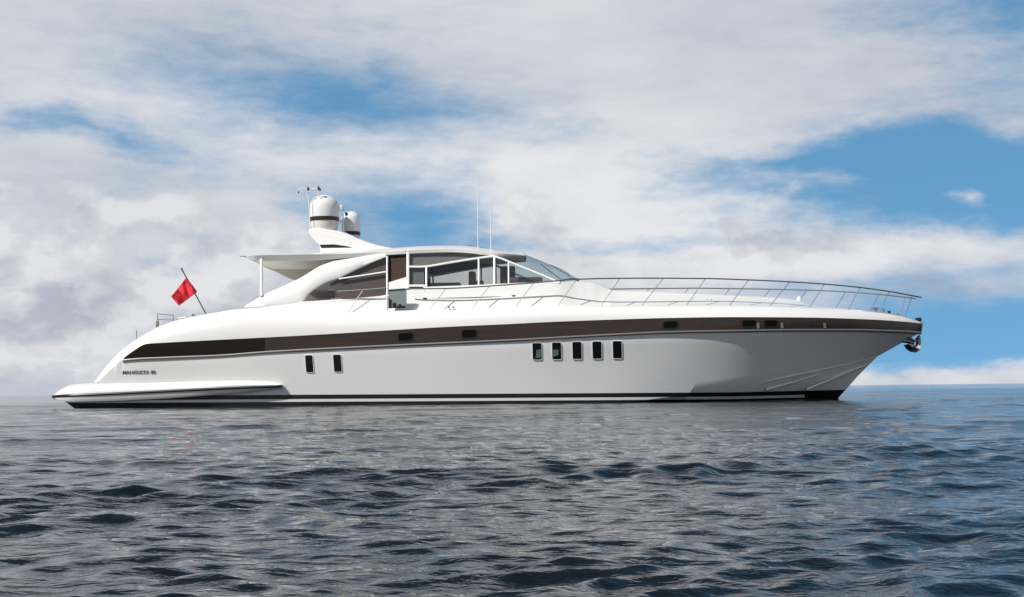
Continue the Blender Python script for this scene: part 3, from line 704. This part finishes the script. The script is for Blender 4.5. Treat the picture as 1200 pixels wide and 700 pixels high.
def dome(cpx, y, top, seam0, seam1, basey, wpx, name, ys=1.0):
    s = (y-CAM_Y)/FPX; r_ = wpx*s/2; c = W(cpx, basey, y)
    H = lambda py: W(cpx, py, y).z-c.z
    z0, z1, z2 = H(seam1), H(seam0), H(top); mb_ = MB(); prof = [(r_*.99, z1)]
    zc = z2-r_*.86
    prof += [(r_, z1+.02), (r_*1.0, max(zc, z1+.05))]
    for i in range(1, 15):
        a = R(90*i/14); prof.append((r_*math.cos(a)**.85 if i < 14 else .004, zc+(z2-zc)*math.sin(a)))
    mb_.lathe(prof, c, 40); d = mb_.build(name, M['dome'], yacht, angle=40)
    mb_ = MB(); mb_.lathe([(r_*.9, z0-.005), (r_*1.0, z0), (r_*1.0, z1), (r_*.9, z1+.005)], c, 40); mb_.build('seam_ring', M['black'], d, angle=40)
    mb_ = MB(); mb_.lathe([(r_*.8, -.06), (r_*.86, 0), (r_*.93, z0*.5), (r_*.95, z0-.008)], c, 40); mb_.build('dome_base', M['cream'], d, angle=40)
dome(380.3, -.45, 229, 255.2, 259.4, 268.5, 34.6, 'satellite_dome')
dome(411.5, .42, 248, 272, 276, 279.5, 22, 'satellite_dome')

def tubes(name, paths, r_, material, parent=None, nseg=8):
    mb_ = MB()
    for P_ in paths: mb_.tube(P_, r_, nseg)
    return mb_.build(name, material, parent or yacht)
# arch instruments: wind vane, floodlights, small mast, horn
mast = tubes('instrument_mast', [[W(363.5, 268, -.9), W(361.5, 232, -.9), W(358.5, 222, -.9)], [W(348.5, 222.4, -.9), W(377, 221, -.9)], [W(373, 221.2, -.9), W(373.2, 231, -.9)]], .016, M['dome'])
for (x, y, r_) in ((361, 221.4, .045), (373.4, 220.6, .045), (375, 222.6, .035), (349.6, 225.5, .028)):
    mb_ = MB(); c = W(x, y, -.93); mb_.lathe([(.004, -r_*1.3), (r_, -r_*.8), (r_*.8, r_*.6), (r_*.3, r_*1.4), (.004, r_*1.6)], c, 12); mb_.build('wind_sensor', M['black'], mast)
tubes('whip_antenna', [[W(349.5, 235, -.9), W(348, 211, -.9)]], .009, M['dome'], mast); tubes('whip_antenna', [[W(353.6, 226, -.9), W(353, 213, -.9)]], .008, M['dome'], mast)
nl = tubes('light_mast', [[W(402.4, 273, -.5), W(402.2, 245, -.5)], [W(397.8, 262, -.5), W(406.5, 252, -.5)]], .026, M['dome'])
mb_ = MB(); mb_.lathe([(.01, -.06), (.05, -.05), (.05, .04), (.01, .06)], W(406, 251, -.5), 14); mb_.build('navigation_lamp', M['black'], nl)
mb_ = MB(); mb_.lathe([(.01, -.09), (.06, -.08), (.07, .05), (.02, .09)], W(393.5+7, 243.5, -.5), 14); mb_.build('navigation_lamp', M['cream'], nl)
mb_ = MB(); mb_.lathe([(.01, -.04), (.035, -.03), (.03, .03), (.01, .05)], W(405, 273.3, -.6), 12); mb_.build('horn', M['steel'], nl)
# whip antennas on the roof
tubes('whip_antenna', [[W(560.2, 292, -1.3), W(560, 262, -1.3), W(559.6, 209, -1.3)]], .013, M['dome']); tubes('whip_antenna', [[W(575.4, 296, -1.3), W(575, 262, -1.3), W(574.6, 239, -1.3)]], .015, M['dome'])
tubes('antenna_foot', [[W(548, 288.4, -.9), W(566, 291, -.9)]], .02, M['steel']); 

# windscreen wrapping round from pillar to pillar
side = smooth_poly([(578, 299.4), (590, 303.4), (605, 309.6), (622, 316.6), (638, 323), (653, 329.6)], 5)
cent = smooth_poly([(592, 297.4), (611, 297.8), (621, 300.6), (640, 308), (660, 316), (678, 328.4)], 5)
A = [CS(a, c, .02) for a, c in side]; Cn = [W(a, c, 0) for a, c in cent]
rows = []
for i in range(13):
    t = i/12; rows.append([Vector((p_.x+(q_.x-p_.x)*(1-(1-t)**1.9), p_.y*(1-t), p_.z+(q_.z-p_.z)*(1-(1-t)**1.6)+.02*math.sin(math.pi*t))) for p_, q_ in zip(A, Cn)])
V, F = loft(rows, True); put('windscreen', V, F, M['glass_screen'], yacht, angle=60)
# centre mullion and lower trim
tubes('windscreen_trim', [[p_+Vector((0, 0, .012)) for p_ in rows[12]]], .022, M['frame'])
low = [r_[-1] for r_ in rows]; low = low+[Vector((p_.x, -p_.y, p_.z)) for p_ in low[::-1][1:]]
tubes('windscreen_trim', [low], .03, M['black'])
tp_ = [r_[0] for r_ in rows]; tp_ = tp_+[Vector((p_.x, -p_.y, p_.z)) for p_ in tp_[::-1][1:]]
# wiper blades
for (x0, y0_, x1, y1_, yy) in ((657, 329, 634, 312, -.9), (668, 326, 645, 312, -.2)):
    tubes('wiper', [[W(x0, y0_, yy-.4)+Vector((0, 0, .05)), W(x1, y1_, yy)+Vector((0, 0, .05))]], .012, M['black'])

# cabin interior seen through the glass
zf = W(560, 336, -2.1).z
mb_ = MB(); a = W(352, 352, -2.1); c = W(650, 331, -2.1); mb_.box(((a.x+c.x)/2, 0, zf-.04), ((c.x-a.x)/2, 1.95, .015)); mb_.build('cabin_sole', M['sole'], yacht)
def ibox(name, x0, x1, ytop, ybot, y0_, y1_, material, bev=.05):
    a = W(x0, ytop, y0_); c = W(x1, ybot, y0_); mb_ = MB(); mb_.box(((a.x+c.x)/2, (y0_+y1_)/2, (a.z+c.z)/2), ((c.x-a.x)/2, abs(y1_-y0_)/2, abs(a.z-c.z)/2), bev); return mb_.build(name, material, yacht, angle=50)
ibox('bulkhead', 399, 402, 303, 352, -.2, 1.5, M['beige'], .01)
ibox('wardrobe', 428, 455, 306, 350, -1.3, -.1, M['wood'], .02)
ibox('sofa', 404, 430, 331, 352, -1.6, .6, M['leather'], .08)
ibox('galley_unit', 392, 426, 341, 354, -1.8, -.9, M['sole'], .03)
ibox('bulkhead', 478, 499, 300, 338, .2, 1.55, M['beige'], .02)
panel('cabin_curtain', smooth_poly([(386, 333), (399, 326), (423, 314.5), (437, 308.5), (452.5, 302)])+[(452.5, 347), (430, 350), (400, 351.5)], M['lining'], off=-.14, thick=.03)  # added panel; brown reflection and tint of the aft panes put into colour
panel('cabin_curtain', [(481, 298.4)]+smooth_poly([(500, 297.6), (527, 296.6), (560, 298), (576, 300.4)])+[(560, 303), (527, 308), (500, 312), (481, 312)], M['curtain'], off=-.12, thick=.02)  # added panel; shade inside the cabin put into its grey
panel('cabin_curtain', [(481, 315), (497, 315), (497, 334), (481, 334)], M['curtain_blue'], off=-.12, thick=.02)  # added panel giving the small pane a blue-grey tone
for y_ in (-1.2, .3):
    ibox('helm_seat', 549, 557.5, 318, 337, y_, y_+.6, M['leather'], .06)
    ibox('helm_seat', 556, 567, 329, 337, y_, y_+.6, M['leather'], .05)
ibox('dashboard', 590, 636, 325, 335, -1.5, 1.5, M['leather'], .08)
ibox('console', 586, 604, 312, 335, -.9, -.1, M['leather'], .06)
ibox('sofa', 503, 540, 331.5, 338, .6, 1.5, M['beige'], .06)

# ------------------------------------------------------------------ rails
def ectrl(px, inset=.1):
    py, B_ = at(EDGE, px); return B_-inset
RAIL = [(395, 341.8, 2.45), (425, 340, 2.5), (453, 337.6, 2.55)]
RAIL2 = [(477, 338.6, 2.58), (522, 338.2, 2.6), (573, 335.4, 2.6), (625, 331.6, 2.58), (675, 327.6, 2.5), (705, 326.6, 2.45), (757, 326.2, 2.36), (826, 326.6, 2.15), (877, 328.2, 1.95), (925, 330.4, 1.68), (965, 333, 1.38), (1007, 337, 1.02), (1041, 341.6, .68), (1068, 346.4, .42), (1079.6, 348.6, .30)]
def rail(sg):
    fx = lambda v: Vector((v.x, v.y*sg, v.z))
    r1 = line(RAIL2, 120); mb_ = MB(); mb_.tube([fx(v) for v in r1], .022, 8); top_ = mb_.build('guard_rail', M['rail'], yacht)
    mb_ = MB(); mb_.tube([fx(v) for v in line(RAIL, 12)], .024, 8); aft_ = mb_.build('guard_rail', M['rail'], yacht)
    def st(par, x0, y0_, x1, y1_):
        ctrl = RAIL2 if x1 > 470 else RAIL
        B1 = at(ctrl, min(max(x1, ctrl[0][0]), ctrl[-1][0]))[1]; B0 = min(max(ectrl(x0, .06), .05), 2.7); p0_ = W(x0, y0_, -B0); p1_ = W(x1, y1_, -B1)
        mb_ = MB(); mb_.tube([fx(p0_+Vector((0, 0, -.03))), fx(p0_), fx(p1_)], [.028, .012, .012], 8); mb_.build('stanchion', M['rail'], par)
    st(aft_, 407, 367, 425.5, 340)
    for a in ((504, 362, 522.5, 338.4), (554, 360.6, 573.4, 335.6), (604.4, 358.6, 625.5, 331.8), (654.3, 357.8, 675.2, 328), (705, 357.4, 726, 327), (752.7, 357.4, 777, 326.8), (805.6, 356.6, 826.4, 327), (855.8, 356.8, 877, 328.6), (903, 358, 925, 331), (949, 360.2, 966, 333.4), (994, 362.8, 1008, 337.4), (1031, 366, 1042, 342), (1060.6, 370.6, 1069, 347)): st(top_, *a)
both(rail)
for sg in (1, -1):
    P_ = [W(475.5, 350.6, -2.30), W(498, 350.4, -2.32), W(560, 348.6, -2.32), W(602, 347.4, -2.28)]
    h_ = tubes('grab_rail', [[Vector((v.x, v.y*sg-0*sg, v.z)) for v in P_]], .016, M['rubrail'])
    for v in (P_[1], P_[3]):
        mb_ = MB(); mb_.box((v.x, v.y*sg, v.z), (.06, .03, .035), .01); mb_.build('rail_bracket', M['black'], h_)
    # side deck fittings
    for x, y in ((526, 360.2), (531.2, 360.2), (828.4, 352.4), (833.4, 352.4)):
        B_ = 2.78 if x < 600 else 2.3
        if x > 600: B_ = 1.62
        v = W(x, y, -B_); mb_ = MB(); mb_.box((v.x, (abs(v.y)-.0)*-sg, v.z), (.022, .05, .035), .008); mb_.build('fairlead', M['rubrail'], yacht)

# bow gear: windlass, capstan, bollards, cleats
bowz = lambda px: W(px, *[at(EDGE, px)[0]], -at(EDGE, px)[1]).z
def bow_item(name, px, y, prof, material=M['steel'], dz=0.0):
    v = W(px, 365, y); zz_ = bowz(px)+dz; mb_ = MB(); mb_.lathe(prof, (v.x, y, zz_), 20); return mb_.build(name, material, yacht)
bow_item('windlass', 1026, -.15, [(.13, 0), (.13, .04), (.07, .06), (.06, .14), (.11, .16), (.11, .19), (.02, .2)])
bow_item('bollard', 1035.5, -.35, [(.05, 0), (.04, .05), (.035, .13), (.06, .16), (.02, .18)])
bow_item('bollard', 1042, -.3, [(.06, 0), (.05, .05), (.05, .10), (.07, .12), (.02, .13)], M['black'])
bow_item('bollard', 1052, .0, [(.05, 0), (.04, .03), (.04, .07), (.06, .09), (.02, .10)])
v0 = W(1021, 361, -.2); tubes('chain_guide', [[Vector((v0.x, -.2, bowz(1021)-.02)), Vector((v0.x, -.2, bowz(1021)+.17)), Vector((v0.x+.16, -.2, bowz(1021)+.19)), Vector((v0.x+.16, -.2, bowz(1024)))]], .014, M['steel'])
v0 = W(1076, 374, 0); mb_ = MB(); mb_.box((v0.x, 0, bowz(1076)+.05), (.09, .10, .06), .02); mb_.build('bow_roller', M['black'], yacht)
v0 = W(936.5, 350, -.4); mb_ = MB(); mb_.lathe([(.05, -.02), (.09, 0), (.09, .05), (.06, .12), (.02, .15)], (v0.x, -.4, W(936.5, 352.5, -.6).z), 18); mb_.build('searchlight', M['dome'], yacht)

# anchor stowed under the stem: shank in the hawse, curved flukes, bright stock
anchor = MB(); c = W(1069, 402, 0)
anchor.tube([W(1056, 399, 0), W(1064, 400, 0), W(1071, 402, 0)], [.07, .075, .09], 12)
an = anchor.build('anchor', M['steel'], yacht)
for sg in (1, -1):
    fl = MB(); prof = [(1059, 404.5, .05), (1062, 409, .16), (1067, 412.6, .26), (1073, 413.4, .30), (1077.6, 411, .27), (1079, 403, .22), (1078.6, 395, .16), (1077, 392, .10)]
    O = [W(x, y, -b_*sg) for x, y, b_ in prof]; I_ = [W(x*.45+1069*.55, y*.45+402*.55, -b_*.4*sg) for x, y, b_ in prof]
    Vv = O+I_+[v+Vector((0, -.03*sg, 0)) for v in O]+[v+Vector((0, -.05*sg, 0)) for v in I_]; k = len(O)
    F = []
    for j in range(k-1): F += [(j, j+1, k+j+1, k+j), (2*k+j, 3*k+j, 3*k+j+1, 2*k+j+1), (j, 2*k+j, 2*k+j+1, j+1), (k+j, k+j+1, 3*k+j+1, 3*k+j)]
    F += [(0, k, 3*k, 2*k), (k-1, 3*k-1, 4*k-1, 2*k-1)]
    fl.add(Vv, F); fl.build('fluke', M['black'], an, angle=35)
st_ = MB(); st_.tube([W(1063, 396, -.12), W(1069, 398, -.30), W(1074, 400, -.2)], [.03, .05, .03], 10); st_.tube([W(1066, 404, -.28), W(1073, 406, -.32)], .04, 10); st_.build('stock', M['steel'], an)

# ensign staff and flag at the stern
pa, pb = W(241.4, 368, 0), W(213, 315.5, 0)
staff = tubes('flag_staff', [[pa, pa.lerp(pb, .5), pb]], .022, M['leather'])
mb_ = MB(); mb_.lathe([(.004, -.03), (.03, -.02), (.03, .02), (.004, .035)], pb, 10); mb_.build('staff_finial', M['black'], staff)
nu, nv = 22, 16; V = []
c00, c10, c11, c01 = (218.6, 324.6), (231.2, 342.4), (209.6, 358.6), (200.6, 347.4)     # hoist top, hoist bottom, fly bottom, fly top
for j in range(nv+1):
    for i in range(nu+1):
        u, v_ = i/nu, j/nv
        x = c00[0]*(1-u)*(1-v_)+c10[0]*(1-u)*v_+c11[0]*u*v_+c01[0]*u*(1-v_); y = c00[1]*(1-u)*(1-v_)+c10[1]*(1-u)*v_+c11[1]*u*v_+c01[1]*u*(1-v_)
        y += 1.0*math.sin(math.pi*u)*(1-v_)*.6
        yy = .16*math.sin(u*7+v_*2.6)*(.25+u)+.06*math.sin(u*15-v_*5)
        V.append(W(x, y, yy))
F = [(j*(nu+1)+i, j*(nu+1)+i+1, (j+1)*(nu+1)+i+1, (j+1)*(nu+1)+i) for j in range(nv) for i in range(nu)]
fl = put('flag', V, F, M['flag'], staff, angle=80)
fm = fl.modifiers.new('thickness', 'SOLIDIFY'); fm.thickness = .006

# low rails on the stern quarters
def stern_rail(sg):
    fx = lambda x, y, yy: (lambda v: Vector((v.x, v.y*sg, v.z)))(W(x, y, yy))
    r_ = tubes('stern_rail', [[fx(184.6, 386, -2.3), fx(184.6, 368.2, -2.3), fx(203, 369.6, -2.3), fx(203.2, 378, -2.3)], [fx(184.6, 374.4, -2.3), fx(203, 375, -2.3)]], .018, M['steel'])
    tubes('stern_rail', [[fx(207, 377, -2.2), fx(207.5, 373.4, -2.2), fx(218, 371.6, -2.2), fx(218.4, 375, -2.2)]], .018, M['steel'])
    mb_ = MB(); mb_.box(tuple(fx(184.6, 380.5, -2.3)), (.045, .045, .12), .015); mb_.build('rail_socket', M['rubrail'], r_)
    mb_ = MB(); mb_.lathe([(.05, -.06), (.04, 0), (.06, .05), (.02, .08)], fx(226.4, 371, -2.2), 12); mb_.build('stern_bollard', M['rubrail'], yacht)
    tubes('stern_post', [[fx(160, 401, -2.3), fx(160, 387.4, -2.3)]], .014, M['steel'])
both(stern_rail)
